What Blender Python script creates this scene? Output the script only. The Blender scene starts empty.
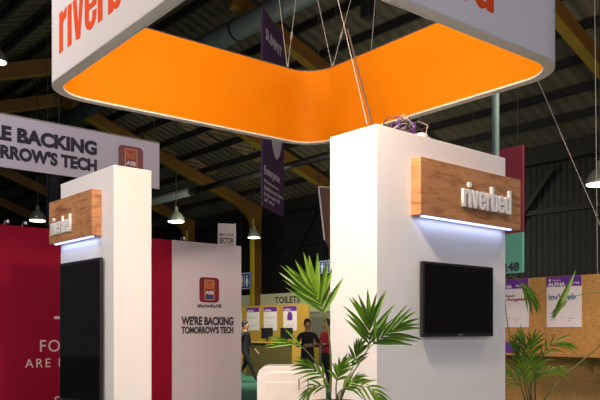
import bpy, math, random
from mathutils import Vector, Matrix
S = bpy.context.scene
C = S.collection
random.seed(7)
A = math.radians(40.83)
CA, SA = math.cos(A), math.sin(A)
EYE, F, HOR = 1.6, 730.0, 329.0

# ---------------------------------------------------------------- camera, world, lights, exposure
cam = bpy.data.objects.new('camera', bpy.data.cameras.new('camera'))
cam.data.sensor_width = 36; cam.data.lens = 36 * F / 600
cam.data.shift_y = (HOR - 200) / 600
cam.location = (0, 0, EYE); cam.rotation_euler = (math.pi / 2, 0, 0)
cam.data.clip_end = 300
C.objects.link(cam); S.camera = cam
S.view_settings.view_transform = 'Standard'; S.view_settings.look = 'None'
S.view_settings.gamma = 1; S.view_settings.exposure = 0.0
w = bpy.data.worlds.new('hall_air'); S.world = w; w.use_nodes = True
w.node_tree.nodes['Background'].inputs[0].default_value = (0.80, 0.78, 0.95, 1)
w.node_tree.nodes['Background'].inputs[1].default_value = 0.12

def lamp(kind, name, loc, target, power, color, size=0.5, spot=None):
    d = bpy.data.lights.new(name, kind); d.energy = power; d.color = color
    if kind == 'AREA': d.size = size
    else: d.shadow_soft_size = size
    if spot: d.spot_size = math.radians(spot); d.spot_blend = 0.5
    o = bpy.data.objects.new(name, d); C.objects.link(o); o.location = loc
    o.rotation_euler = (Vector(target) - Vector(loc)).to_track_quat('-Z', 'Y').to_euler()
    return o
lamp('AREA', 'stand_floodlight', (-0.12, 4.05, 4.20), (-0.4, 7.2, 1.2), 205, (1.0, 0.83, 0.64), 0.35)
lamp('AREA', 'aisle_floodlight', (-4.2, 1.2, 4.6), (-0.9, 5.2, 3.9), 145, (1.0, 0.83, 0.70), 0.8)
lamp('AREA', 'hall_fill_light', (3.2, -2.5, 5.0), (1.6, 5.0, 2.8), 175, (0.93, 0.89, 1.0), 2.5)
lamp('AREA', 'hall_light_over_wall', (-4.6, 5.2, 5.6), (-3.2, 10.5, 2.2), 105, (1.0, 0.90, 0.92), 1.0)
lamp('AREA', 'hall_light_over_booth', (4.6, 7.2, 5.6), (5.2, 12.0, 1.2), 260, (1.0, 0.85, 0.66), 1.0)
lamp('AREA', 'hall_light_over_desk', (-1.6, 20.5, 4.6), (-0.4, 27, 1.8), 400, (1.0, 0.93, 0.66), 1.5)
lamp('AREA', 'roof_fill', (0, 15, 3.4), (0.5, 19, 9), 150, (1.0, 0.86, 0.66), 4)  # added upward fill that brightens the roof, no fitting of the hall
lamp('AREA', 'roof_fill_right', (8.5, 9.5, 3.2), (10, 19, 8), 200, (1.0, 0.84, 0.62), 2)  # second added upward fill, lifts the right side of the roof

# ---------------------------------------------------------------- helpers
def W(r, l, z=0.0): return Vector((CA * r - SA * l, SA * r + CA * l, z))
def P(px, py, Y): return Vector(((px - 300) / F * Y, Y, EYE + (HOR - py) / F * Y))
def RL(v): return (CA * v[0] + SA * v[1], -SA * v[0] + CA * v[1])
def on_r(px, r):                 # (l, Y) where the sight line of column px meets the plane r
    k = (px - 300) / F; Y = r / (CA * k + SA); return (-SA * k + CA) * Y, Y
def roofz(r):
    d = abs(r - 11.0); return 10.66 - 0.344 * d

def mat(name, col, rough=0.6, metal=0.0, noise=0.0, nscale=8.0, bump=0.0, spec=0.5, emit=0.0, coat=0.0):
    m = bpy.data.materials.new(name); m.use_nodes = True; nt = m.node_tree; b = nt.nodes['Principled BSDF']
    b.inputs['Base Color'].default_value = (*col, 1); b.inputs['Roughness'].default_value = rough
    b.inputs['Metallic'].default_value = metal; b.inputs['Specular IOR Level'].default_value = spec
    b.inputs['Coat Weight'].default_value = coat
    if emit: b.inputs['Emission Color'].default_value = (*col, 1); b.inputs['Emission Strength'].default_value = emit
    if noise or bump:
        tc = nt.nodes.new('ShaderNodeTexCoord'); n = nt.nodes.new('ShaderNodeTexNoise')
        n.inputs['Scale'].default_value = nscale; n.inputs['Detail'].default_value = 5
        nt.links.new(tc.outputs['Object'], n.inputs['Vector'])
        if noise:
            r = nt.nodes.new('ShaderNodeValToRGB')
            r.color_ramp.elements[0].position = 0.3; r.color_ramp.elements[1].position = 0.7
            r.color_ramp.elements[0].color = (*[c * (1 - noise) for c in col], 1)
            r.color_ramp.elements[1].color = (*[min(1, c * (1 + noise)) for c in col], 1)
            nt.links.new(n.outputs['Fac'], r.inputs['Fac']); nt.links.new(r.outputs['Color'], b.inputs['Base Color'])
        if bump:
            bp = nt.nodes.new('ShaderNodeBump'); bp.inputs['Strength'].default_value = bump
            bp.inputs['Distance'].default_value = 0.01
            nt.links.new(n.outputs['Fac'], bp.inputs['Height']); nt.links.new(bp.outputs['Normal'], b.inputs['Normal'])
    return m
def ramp_mat(name, cols, pos, scale, stretch, rough=0.6, distort=0.0, voro=False, bump=0.0):
    m = bpy.data.materials.new(name); m.use_nodes = True; nt = m.node_tree; b = nt.nodes['Principled BSDF']
    tc = nt.nodes.new('ShaderNodeTexCoord'); mp = nt.nodes.new('ShaderNodeMapping'); mp.inputs['Scale'].default_value = stretch
    nt.links.new(tc.outputs['Object'], mp.inputs['Vector'])
    if voro:
        n = nt.nodes.new('ShaderNodeTexVoronoi'); n.inputs['Scale'].default_value = scale; out = n.outputs['Color']
    else:
        n = nt.nodes.new('ShaderNodeTexNoise'); n.inputs['Scale'].default_value = scale; n.inputs['Detail'].default_value = 6
        n.inputs['Distortion'].default_value = distort; out = n.outputs['Fac']
    nt.links.new(mp.outputs['Vector'], n.inputs['Vector'])
    r = nt.nodes.new('ShaderNodeValToRGB'); e = r.color_ramp.elements
    e[0].position = pos[0]; e[0].color = (*cols[0], 1); e[1].position = pos[-1]; e[1].color = (*cols[-1], 1)
    for c, p in list(zip(cols, pos))[1:-1]:
        q = e.new(p); q.color = (*c, 1)
    nt.links.new(out, r.inputs['Fac']); nt.links.new(r.outputs['Color'], b.inputs['Base Color'])
    b.inputs['Roughness'].default_value = rough
    return m
def rib_mat(name, col, col2, axis, scale, bump=0.6, rough=0.7):
    m = bpy.data.materials.new(name); m.use_nodes = True; nt = m.node_tree; b = nt.nodes['Principled BSDF']
    tc = nt.nodes.new('ShaderNodeTexCoord'); wv = nt.nodes.new('ShaderNodeTexWave'); wv.bands_direction = axis
    wv.inputs['Scale'].default_value = scale; nt.links.new(tc.outputs['Object'], wv.inputs['Vector'])
    n = nt.nodes.new('ShaderNodeTexNoise'); n.inputs['Scale'].default_value = 0.5; nt.links.new(tc.outputs['Object'], n.inputs['Vector'])
    r = nt.nodes.new('ShaderNodeValToRGB'); r.color_ramp.elements[0].color = (*col, 1); r.color_ramp.elements[1].color = (*col2, 1)
    r.color_ramp.elements[0].position = 0.35; r.color_ramp.elements[1].position = 0.65
    nt.links.new(n.outputs['Fac'], r.inputs['Fac']); nt.links.new(r.outputs['Color'], b.inputs['Base Color'])
    bp = nt.nodes.new('ShaderNodeBump'); bp.inputs['Strength'].default_value = bump; bp.inputs['Distance'].default_value = 0.05
    nt.links.new(wv.outputs['Fac'], bp.inputs['Height']); nt.links.new(bp.outputs['Normal'], b.inputs['Normal'])
    b.inputs['Roughness'].default_value = rough
    return m

M = {
 'white_panel': mat('white_laminate', (0.80, 0.80, 0.80), 0.38, noise=0.015, nscale=2),
 'orange': mat('orange_fabric', (0.68, 0.205, 0.001), 0.6, noise=0.03, nscale=1.5, spec=0.08),
 'banner': mat('white_stretch_fabric', (0.80, 0.765, 0.75), 0.7, noise=0.02, nscale=2),
 'ringframe': mat('grey_frame', (0.66, 0.64, 0.60), 0.5, noise=0.03, nscale=6),
 'piping': mat('white_piping', (0.85, 0.82, 0.76), 0.5),
 'redletter': mat('orange_red_print', (0.88, 0.095, 0.022), 0.7, spec=0.1),
 'wood': ramp_mat('oak_slab', [(0.20, 0.07, 0.03), (0.42, 0.19, 0.075), (0.58, 0.29, 0.12)], [0.28, 0.46, 0.72], 2.4, (1.2, 1.2, 6), 0.55, 1.6),
 'osb': ramp_mat('osb_board', [(0.25, 0.115, 0.03), (0.50, 0.26, 0.075), (0.68, 0.42, 0.15)], [0.2, 0.5, 0.85], 22, (1, 1, 2.2), 0.6, 1.0),
 'osb_dark': ramp_mat('osb_board_greenish', [(0.28, 0.15, 0.02), (0.46, 0.28, 0.045), (0.56, 0.38, 0.08)], [0.2, 0.5, 0.85], 14, (1, 1, 1.6), 0.6, 1.0),
 'deskboard': ramp_mat('desk_board', [(0.06, 0.045, 0.015), (0.10, 0.075, 0.025), (0.13, 0.10, 0.04)], [0.2, 0.5, 0.85], 10, (1, 1, 1.6), 0.6, 1.0),
 'letter': mat('white_acrylic', (0.86, 0.86, 0.86), 0.35),
 'led': mat('blue_white_led', (0.45, 0.52, 1.0), 0.5, emit=2.2),
 'bezel': mat('black_bezel', (0.012, 0.012, 0.014), 0.28),
 'screen': mat('dark_screen', (0.006, 0.005, 0.005), 0.06, spec=0.10),
 'crimson': mat('crimson_print', (0.27, 0.004, 0.026), 0.6, noise=0.03, nscale=2, spec=0.1),
 'lilacwall': mat('pale_lilac_panel', (0.66, 0.58, 0.63), 0.5, noise=0.02, nscale=1.5),
 'lilacbanner': mat('pale_banner_cloth', (0.60, 0.55, 0.66), 0.7, noise=0.03, nscale=2),
 'ink': mat('dark_navy_ink', (0.025, 0.02, 0.045), 0.6),
 'pinkink': mat('pale_pink_letter', (0.78, 0.52, 0.55), 0.6),
 'logored': mat('logo_crimson', (0.20, 0.008, 0.028), 0.4, noise=0.25, nscale=3),
 'logobright': mat('logo_red', (0.42, 0.02, 0.015), 0.45),
 'logogold': mat('logo_gold', (0.66, 0.36, 0.14), 0.5),
 'logoblue': mat('logo_blue', (0.02, 0.06, 0.16), 0.5),
 'webblue': mat('blue_grey_print', (0.07, 0.15, 0.28), 0.6),
 'purple': mat('purple_banner', (0.036, 0.010, 0.052), 0.7, noise=0.08, nscale=4),
 'purplehead': mat('purple_print', (0.13, 0.03, 0.30), 0.6),
 'greyprint': mat('pale_grey_print', (0.34, 0.31, 0.38), 0.7),
 'paper': mat('poster_paper', (0.78, 0.72, 0.78), 0.6, noise=0.02, nscale=3),
 'teal': mat('teal_board', (0.10, 0.34, 0.27), 0.55, noise=0.04, nscale=3),
 'redboard': mat('dark_red_board', (0.16, 0.012, 0.03), 0.6, noise=0.06, nscale=3),
 'maroon': mat('dark_maroon_cloth', (0.055, 0.025, 0.028), 0.8, noise=0.15, nscale=9),
 'palegreen': mat('pale_green_steel', (0.16, 0.24, 0.22), 0.45, noise=0.1, nscale=6),
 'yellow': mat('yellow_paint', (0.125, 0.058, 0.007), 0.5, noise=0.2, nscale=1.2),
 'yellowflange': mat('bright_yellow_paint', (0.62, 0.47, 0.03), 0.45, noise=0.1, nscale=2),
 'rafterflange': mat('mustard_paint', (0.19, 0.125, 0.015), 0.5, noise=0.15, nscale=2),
 'purlin': mat('dark_steel', (0.006, 0.006, 0.007), 0.55, noise=0.2, nscale=3),
 'roof': rib_mat('ribbed_roof_sheet', (0.062, 0.057, 0.040), (0.095, 0.084, 0.060), 'Y', 0.8, 0.7, 0.8),
 'skylight': rib_mat('tan_roof_sheet', (0.17, 0.12, 0.07), (0.22, 0.15, 0.09), 'Y', 0.8, 0.7, 0.8),
 'darkwall': rib_mat('dark_ribbed_cladding', (0.0035, 0.0035, 0.0045), (0.006, 0.006, 0.008), 'Y', 1.5, 0.35, 0.6),
 'carpet': mat('teal_carpet', (0.06, 0.22, 0.17), 0.95, noise=0.12, nscale=30, bump=0.3),
 'cream': mat('cream_paint', (0.80, 0.78, 0.55), 0.6, noise=0.03, nscale=1),
 'palewall': mat('pale_green_paint', (0.38, 0.40, 0.28), 0.6, noise=0.04, nscale=1),
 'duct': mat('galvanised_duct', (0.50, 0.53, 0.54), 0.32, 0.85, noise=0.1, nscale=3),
 'bluepipe': mat('blue_grey_duct', (0.055, 0.080, 0.085), 0.5, noise=0.15, nscale=3),
 'dome': mat('brushed_dome', (0.30, 0.33, 0.30), 0.3, 0.6),
 'bulb': mat('lit_lamp_face', (1.0, 0.95, 0.72), 0.5, emit=6.0),
 'cable': mat('steel_cable', (0.34, 0.32, 0.30), 0.5, 0.2),
 'darkcable': mat('dark_rod', (0.05, 0.04, 0.04), 0.5),
 'bluesign': mat('blue_sign', (0.015, 0.055, 0.26), 0.4),
 'signwhite': mat('sign_white', (0.75, 0.77, 0.82), 0.5),
 'cabinet': mat('white_cabinet', (0.83, 0.79, 0.77), 0.35, noise=0.01, nscale=2),
 'handle': mat('grey_handle', (0.30, 0.28, 0.27), 0.35, 0.5),
 'leaf': ramp_mat('palm_leaf', [(0.05, 0.13, 0.008), (0.13, 0.27, 0.015), (0.26, 0.42, 0.04)], [0.3, 0.5, 0.75], 3, (1, 1, 1), 0.38, 0.4),
 'stem': mat('palm_stem', (0.14, 0.17, 0.04), 0.5, noise=0.3, nscale=9),
 'planter': mat('dark_planter', (0.045, 0.04, 0.04), 0.4, noise=0.1, nscale=5),
 'soil': mat('soil', (0.03, 0.02, 0.012), 0.95, noise=0.4, nscale=40, bump=0.8),
 'skin': mat('skin', (0.42, 0.22, 0.14), 0.55, noise=0.04, nscale=8),
 'hair': mat('dark_hair', (0.015, 0.010, 0.008), 0.6, noise=0.3, nscale=40),
 'black_cloth': mat('black_cloth', (0.012, 0.012, 0.016), 0.85, noise=0.15, nscale=20),
 'navy_cloth': mat('navy_cloth', (0.012, 0.013, 0.022), 0.85, noise=0.15, nscale=20),
 'red_cloth': mat('red_cloth', (0.42, 0.015, 0.055), 0.8, noise=0.1, nscale=20),
 'shoe': mat('black_leather', (0.01, 0.01, 0.01), 0.35),
}

class MB:
    def __init__(s): s.v = []; s.f = []
    def box(s, x0, x1, y0, y1, z0, z1):
        b = len(s.v)
        s.v += [(x, y, z) for z in (z0, z1) for y in (y0, y1) for x in (x0, x1)]
        s.f += [tuple(b + i for i in q) for q in ((0, 2, 3, 1), (4, 5, 7, 6), (0, 1, 5, 4), (2, 6, 7, 3), (0, 4, 6, 2), (1, 3, 7, 5))]
        return s
    def beam(s, a, b, wd, h, up=(0, 0, 1)):
        a, b = Vector(a), Vector(b); d = (b - a).normalized(); u = Vector(up)
        x = d.cross(u).normalized(); y = x.cross(d).normalized(); k = len(s.v)
        for p in (a, b):
            for i, j in ((-1, -1), (1, -1), (1, 1), (-1, 1)): s.v.append(tuple(p + x * i * wd / 2 + y * j * h / 2))
        s.f += [(k, k+3, k+2, k+1), (k+4, k+5, k+6, k+7)] + [(k+i, k+(i+1) % 4, k+4+(i+1) % 4, k+4+i) for i in range(4)]
        return s
    def tube(s, pts, rad, n=8, cap=True):
        pts = [Vector(p) for p in pts]; rr = rad if isinstance(rad, (list, tuple)) else [rad] * len(pts)
        base = len(s.v); x = None
        for i, p in enumerate(pts):
            d = (pts[min(i + 1, len(pts) - 1)] - pts[max(i - 1, 0)]).normalized()
            if x is None:
                x = d.cross(Vector((0, 0, 1)));
                if x.length < 1e-3: x = d.cross(Vector((1, 0, 0)))
            x = (x - d * x.dot(d)).normalized(); y = d.cross(x)
            for k in range(n):
                a = 2 * math.pi * k / n; s.v.append(tuple(p + (x * math.cos(a) + y * math.sin(a)) * rr[i]))
        for i in range(len(pts) - 1):
            for k in range(n):
                a = base + i * n; s.f.append((a + k, a + (k + 1) % n, a + n + (k + 1) % n, a + n + k))
        if cap:
            s.f.append(tuple(base + k for k in reversed(range(n)))); s.f.append(tuple(base + (len(pts) - 1) * n + k for k in range(n)))
        return s
    def lathe(s, prof, n=24, c=(0, 0, 0)):
        b = len(s.v)
        for r, z in prof:
            for k in range(n):
                a = 2 * math.pi * k / n; s.v.append((c[0] + r * math.cos(a), c[1] + r * math.sin(a), c[2] + z))
        for i in range(len(prof) - 1):
            for k in range(n): s.f.append((b + i*n + k, b + i*n + (k+1) % n, b + (i+1)*n + (k+1) % n, b + (i+1)*n + k))
        s.f.append(tuple(b + k for k in reversed(range(n)))); s.f.append(tuple(b + (len(prof)-1)*n + k for k in range(n)))
        return s
    def slab(s, loop, o, u, v, n, t):     # 2D loop (ccw seen from n) raised by t along n
        o, u, v, n = Vector(o), Vector(u), Vector(v), Vector(n); b = len(s.v); N = len(loop)
        for k in (0, t):
            for x, y in loop: s.v.append(tuple(o + u * x + v * y + n * k))
        s.f.append(tuple(b + i for i in reversed(range(N)))); s.f.append(tuple(b + N + i for i in range(N)))
        s.f += [(b + i, b + (i+1) % N, b + N + (i+1) % N, b + N + i) for i in range(N)]
        return s
    def build(s, name, m, parent=None, smooth=False, bevel=0):
        me = bpy.data.meshes.new(name); me.from_pydata(s.v, [], s.f); me.update()
        o = bpy.data.objects.new(name, me); C.objects.link(o); me.materials.append(m)
        if smooth:
            for p in me.polygons: p.use_smooth = True
        if bevel:
            q = o.modifiers.new('bevel', 'BEVEL'); q.width = bevel; q.segments = 2; q.limit_method = 'ANGLE'
        if parent: o.parent = parent
        return o
def rrect(w, h, r, n=6, cx=0, cy=0):
    L = []
    for (sx, sy, a0) in ((1, 1, 0), (-1, 1, 90), (-1, -1, 180), (1, -1, 270)):
        for k in range(n + 1):
            a = math.radians(a0 + 90 * k / n); L.append((cx + sx * (w/2 - r) + r * math.cos(a), cy + sy * (h/2 - r) + r * math.sin(a)))
    return L
def thing(name, label, cat, loc=(0, 0, 0), rz=0, group=None):
    o = bpy.data.objects.new(name, None); C.objects.link(o); o.location = loc; o.rotation_euler = (0, 0, rz)
    o['label'] = label; o['category'] = cat; o.empty_display_size = 0.2
    if group: o['group'] = group
    return o
def tag(o, label, cat, group=None):
    o['label'] = label; o['category'] = cat
    if group: o['group'] = group
    return o
def struct(o): o['kind'] = 'structure'; return o
UR, UL = ((1, 0, 0), (0, -1, 0)), ((0, -1, 0), (-1, 0, 0))   # (reader's right, outward normal) on faces that look to -l and to -r
def text(name, s, m, parent, o, uv, width=None, height=None, bold=0.0, depth=0.004, align='l', spacing=1.0, line=1.0):
    cu = bpy.data.curves.new(name, 'FONT'); cu.body = s; cu.offset = bold; cu.space_character = spacing; cu.space_line = line
    cu.extrude = 0.5; cu.resolution_u = 4
    if '\n' in s: cu.align_x = {'l': 'LEFT', 'c': 'CENTER', 'r': 'RIGHT'}[align]
    t = bpy.data.objects.new(name, cu); C.objects.link(t)
    dg = bpy.context.evaluated_depsgraph_get(); dg.update()
    me = bpy.data.meshes.new_from_object(t.evaluated_get(dg)); bpy.data.objects.remove(t)
    xs = [v.co.x for v in me.vertices]; ys = [v.co.y for v in me.vertices]
    x0, x1, y0, y1 = min(xs), max(xs), min(ys), max(ys)
    sy = height / (y1 - y0) if height else width / (x1 - x0); sx = width / (x1 - x0) if width else sy
    u, n = Vector(uv[0]), Vector(uv[1]); z = Vector((0, 0, 1)); o = Vector(o)
    ax = {'l': x0, 'c': (x0 + x1) / 2, 'r': x1}[align]
    for v in me.vertices:
        v.co = o + u * ((v.co.x - ax) * sx) + z * ((v.co.y - y0) * sy) + n * ((v.co.z + 0.5) * depth)
    me.materials.clear(); me.materials.append(m)
    ob = bpy.data.objects.new(name, me); C.objects.link(ob); ob.parent = parent; return ob

def glyph_word(m, parent, o, uv, width, xh, depth):
    """heavy condensed lower-case lettering, every letter a part of its own"""
    def arc(cx, cy, rx, ry, a0, a1, n=7): return [(cx + rx * math.cos(math.radians(a0 + (a1 - a0) * k / n)), cy + ry * math.sin(math.radians(a0 + (a1 - a0) * k / n))) for k in range(n + 1)]
    st, AS = 0.235, 1.38
    def hole(x0, x1, y0, y1): r = (x1 - x0) / 2; return arc((x0+x1)/2, y1 - r, r, r, 0, 180) + arc((x0+x1)/2, y0 + r, r, r, 180, 360)
    g = {}
    g['r'] = (0.46, [[(0, 0), (st, 0), (st, 0.66)] + arc(0.46, 0.62, 0.22, 0.14, 160, 90, 4) + [(0.46, 1.0), (0.38, 0.985), (0.28, 0.92), (st - 0.01, 0.84), (st - 0.01, 0.98), (0, 0.98)]])
    g['i'] = (st, [[(0, 0), (st, 0), (st, 0.98), (0, 0.98)], arc(st/2, 1.25, 0.15, 0.15, 0, 345, 14)])
    g['v'] = (0.64, [[(0.20, 0), (0.44, 0), (0.64, 0.98), (0.43, 0.98), (0.32, 0.32), (0.22, 0.98), (0, 0.98)]])
    W_ = 0.64
    g['e'] = (W_, [[(W_, 0.45), (W_, 0.72)] + arc(W_/2, 0.72, W_/2, 0.29, 0, 180)[1:] + arc(W_/2, 0.28, W_/2, 0.29, 180, 360) + [(W_, 0.36), (W_-0.22, 0.36), (W_-0.22, 0.27)] + arc(W_/2, 0.25, 0.10, 0.09, 0, -180, 5) + [(0.22, 0.45)],
                   [(0.22, 0.58), (0.22, 0.73)] + arc(W_/2, 0.74, 0.10, 0.09, 180, 0, 5) + [(W_-0.22, 0.58)]])
    g['b'] = (W_, [[(0, 0), (st, 0), (st, 0.05)] + arc(W_-0.23, 0.25, 0.23, 0.26, -90, 0) + arc(W_-0.23, 0.74, 0.23, 0.26, 0, 90) + [(st, 0.93), (st, AS), (0, AS)], hole(st, W_-0.21, 0.16, 0.84)])
    g['d'] = (W_, [[(W_ - x, y) for x, y in L] for L in g['b'][1]])
    word = 'riverbed'; gap = 0.075; tot = sum(g[c][0] for c in word) + gap * 7; k = width / tot; x = 0
    u, n, z, o = Vector(uv[0]), Vector(uv[1]), Vector((0, 0, 1)), Vector(o)
    for c in word:
        cu = bpy.data.curves.new('g', 'CURVE'); cu.dimensions = '2D'; cu.fill_mode = 'BOTH'; cu.extrude = 0.5
        for L in g[c][1]:
            sp = cu.splines.new('POLY'); sp.points.add(len(L) - 1); sp.use_cyclic_u = True
            for q, (a, b) in zip(sp.points, L): q.co = (a, b, 0, 1)
        t = bpy.data.objects.new('g', cu); C.objects.link(t); dg = bpy.context.evaluated_depsgraph_get(); dg.update()
        me = bpy.data.meshes.new_from_object(t.evaluated_get(dg)); bpy.data.objects.remove(t)
        for v in me.vertices: v.co = o + u * ((x + v.co.x) * k) + z * (v.co.y * xh) + n * ((v.co.z + 0.5) * depth)
        me.materials.clear(); me.materials.append(m)
        ob = bpy.data.objects.new('letter_' + c, me); C.objects.link(ob); ob.parent = parent
        x += g[c][0] + gap

# ================================================================ large structure
struct(MB().box(-12, 21, -3, 62, -0.1, 0).build('floor', M['carpet'])).rotation_euler = (0, 0, A)
tag(MB().box(1.6, 8.6, 0.5, 9.4, 0.0, 0.04).build('bounce_platform', mat('pale_bounce_surface', (0.62, 0.60, 0.58), 0.5, noise=0.03), None), 'pale low platform added under the two white towers to bounce light up', 'platform').rotation_euler = (0, 0, A)  # unseen pale floor added to bounce light onto the ring's underside
wb = struct(MB().box(21, 21.2, -3, 62, 0, 7.4).build('wall_back', M['darkwall'])); wb.rotation_euler = (0, 0, A)
we = struct(MB().box(-12, 21, 62, 62.2, 0, 11).build('wall_left', M['darkwall'])); we.rotation_euler = (0, 0, A)
rf = MB(); rf.v = [(21.1, 0, roofz(21.1)), (11.0, 0, 10.66), (1.3, 0, roofz(1.3)), (1.3, 62, roofz(1.3)), (11.0, 62, 10.66), (21.1, 62, roofz(21.1))]
rf.v += [(a, b, c + 0.12) for a, b, c in rf.v[:6]]
rf.f = [(0, 1, 4, 5), (1, 2, 3, 4), (6, 11, 10, 7), (7, 10, 9, 8), (0, 5, 11, 6), (2, 8, 9, 3), (0, 6, 7, 1), (1, 7, 8, 2), (5, 4, 10, 11), (4, 3, 9, 10)]
ro = struct(rf.build('ceiling', M['roof'])); ro.rotation_euler = (0, 0, A)
tn = 0
def trim(mb, m):
    global tn
    tn += 1; o = struct(mb.build('trim_%d' % tn, m)); return o
# tan sheets let into the roof
def tansheet(r0, r1, l0, l1):
    mb = MB(); b = [W(r, l, roofz(r) - d) for d in (0.03, -0.01) for r, l in ((r0, l0), (r1, l0), (r1, l1), (r0, l1))]
    mb.v = [tuple(v) for v in b]; mb.f = [(0, 3, 2, 1), (4, 5, 6, 7), (0, 1, 5, 4), (1, 2, 6, 5), (2, 3, 7, 6), (3, 0, 4, 7)]
    trim(mb, M['skylight'])
for i, (r0, l0, wl) in enumerate(((14.6, 22.3, 1.0), (14.6, 23.6, 0.5), (16.3, 22.3, 1.0), (14.6, 26.5, 1.2), (16.3, 26, 0.8))):
    tansheet(r0, r0 + 1.5, l0, l0 + wl)
# purlins
for r in (3.6, 4.65, 5.7, 6.75, 7.8, 8.85, 9.9, 10.95, 12.0, 13.05, 14.1, 15.15, 16.2, 17.25, 18.3, 19.35):
    z = roofz(r) - 0.16
    trim(MB().beam(W(r, 2, z), W(r, 61, z), 0.08, 0.20), M['purlin'])
trim(MB().beam(W(20.6, 2, 7.0), W(20.6, 61, 7.0), 0.3, 0.5), M['purlin'])       # eave beam
trim(MB().beam(W(20.85, 2, 5.3), W(20.85, 61, 5.3), 0.12, 0.16), M['purlin'])     # wall rail
# yellow portal frames
where = ['seen at the top right corner of the picture', 'ending in a knee behind the big right tower', 'seen through the ring behind the purple banner',
         'whose column rises over the toilets sign', 'beyond the toilets sign column towards the left', 'seen between banner and purple sign, lower left', 'farthest down the hall at left']
for k, l in enumerate((8.65, 15.4, 20.9, 26.4, 32.0, 37.6, 43.2)):
    t = thing('portal_frame', 'yellow steel roof frame ' + where[k], 'steel frame', W(20.2, l), A)
    if l > 14:
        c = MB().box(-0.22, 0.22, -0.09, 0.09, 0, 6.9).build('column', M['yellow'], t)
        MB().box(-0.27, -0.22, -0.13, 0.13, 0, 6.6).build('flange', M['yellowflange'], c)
    z0 = roofz(20.4) - 0.5
    def loc(r): return (r - 20.2, 0, roofz(r) - 0.5)
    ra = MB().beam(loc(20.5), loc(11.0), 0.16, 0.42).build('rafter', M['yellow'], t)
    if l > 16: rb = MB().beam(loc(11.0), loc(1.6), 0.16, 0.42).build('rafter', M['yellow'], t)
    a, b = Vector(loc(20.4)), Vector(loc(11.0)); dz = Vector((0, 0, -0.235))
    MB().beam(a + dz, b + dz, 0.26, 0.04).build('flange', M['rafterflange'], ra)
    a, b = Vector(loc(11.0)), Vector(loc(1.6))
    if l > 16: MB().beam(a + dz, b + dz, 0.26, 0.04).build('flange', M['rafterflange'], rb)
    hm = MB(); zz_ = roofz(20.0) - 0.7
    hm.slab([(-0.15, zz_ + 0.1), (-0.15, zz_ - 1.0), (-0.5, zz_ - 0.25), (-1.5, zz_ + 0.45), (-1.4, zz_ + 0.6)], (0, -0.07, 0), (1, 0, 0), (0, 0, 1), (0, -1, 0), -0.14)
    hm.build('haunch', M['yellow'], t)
# wall bracing
for l in (12.0, 17.5, 23.0, 28.5):
    trim(MB().beam(W(20.75, l, 6.6), W(20.75, l + 1.8, 4.4), 0.10, 0.16), M['purlin'])
# toilets wall
t = struct(MB().box(20.35, 20.5, 15, 34, 2.32, 3.17).build('wall_toilets', M['cream'])); t.rotation_euler = (0, 0, A)
d = struct(MB().box(20.44, 20.5, 15, 34, 0, 2.32).build('wall_toilets_lower', M['palewall'])); d.rotation_euler = (0, 0, A)
l1, _ = on_r(275, 20.35); l2, _ = on_r(300, 20.35)
sg = thing('toilets_lettering', 'dark letters reading TOILETS on the cream wall above the booth', 'sign', W(20.35, l1, 2.73), A)
text('letters', 'TOILETS', M['ink'], sg, (-0.004, 0, 0), UL, l1 - l2, 0.29, 0.02)
l1, _ = on_r(312, 20.35); l2, _ = on_r(318.5, 20.35)
sg = thing('door_lettering', 'small dark letters on the cream wall right of the toilets lettering', 'sign', W(20.35, l1, 2.55), A)
text('letters', 'OUT', M['ink'], sg, (-0.004, 0, 0), UL, l1 - l2, 0.15, 0.02)
# doorway under it
l1, _ = on_r(312, 20.4); l2, _ = on_r(326, 20.4)
dr = struct(MB().box(20.38, 20.44, l2, l1, 0, 2.1).build('door_1', mat('grey_green_door', (0.26, 0.29, 0.24), 0.5, noise=0.05)));  dr.rotation_euler = (0, 0, A)

# ducts
k = RL(P(245, 26, 14.5 * 1.3)); rr = k[0]; zz = P(245, 26, 14.5 * 1.3).z
t = thing('ventilation_duct', 'large blue-grey round duct under the roof seen through the orange ring', 'duct', W(rr, 6, zz), A)
MB().tube([(0, 0, 0), (0, 30, 0)], 0.27, 20).build('pipe', M['bluepipe'], t, True)
for y in (6, 9.5, 11.6, 14, 17.5, 21): MB().tube([(0, y, 0), (0, y + 0.06, 0)], 0.285, 20).build('joint', M['purlin'], t)
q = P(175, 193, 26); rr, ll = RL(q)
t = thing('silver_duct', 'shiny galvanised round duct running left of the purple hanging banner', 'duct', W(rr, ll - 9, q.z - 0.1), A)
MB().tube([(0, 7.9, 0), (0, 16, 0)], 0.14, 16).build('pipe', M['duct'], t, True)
MB().tube([(0, 0, 0), (0, 7.9, 0)], 0.10, 16).build('shaded_pipe', M['purlin'], t, True)['label'] = 'thinner end of the duct, coloured dark where its shine stops'  # duct past the lamp's shine, the missing light put into a dark material
for y in (7.9, 11): MB().tube([(0, y, 0), (0, y + 0.05, 0)], 0.145, 16).build('joint', M['purlin'], t)

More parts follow.
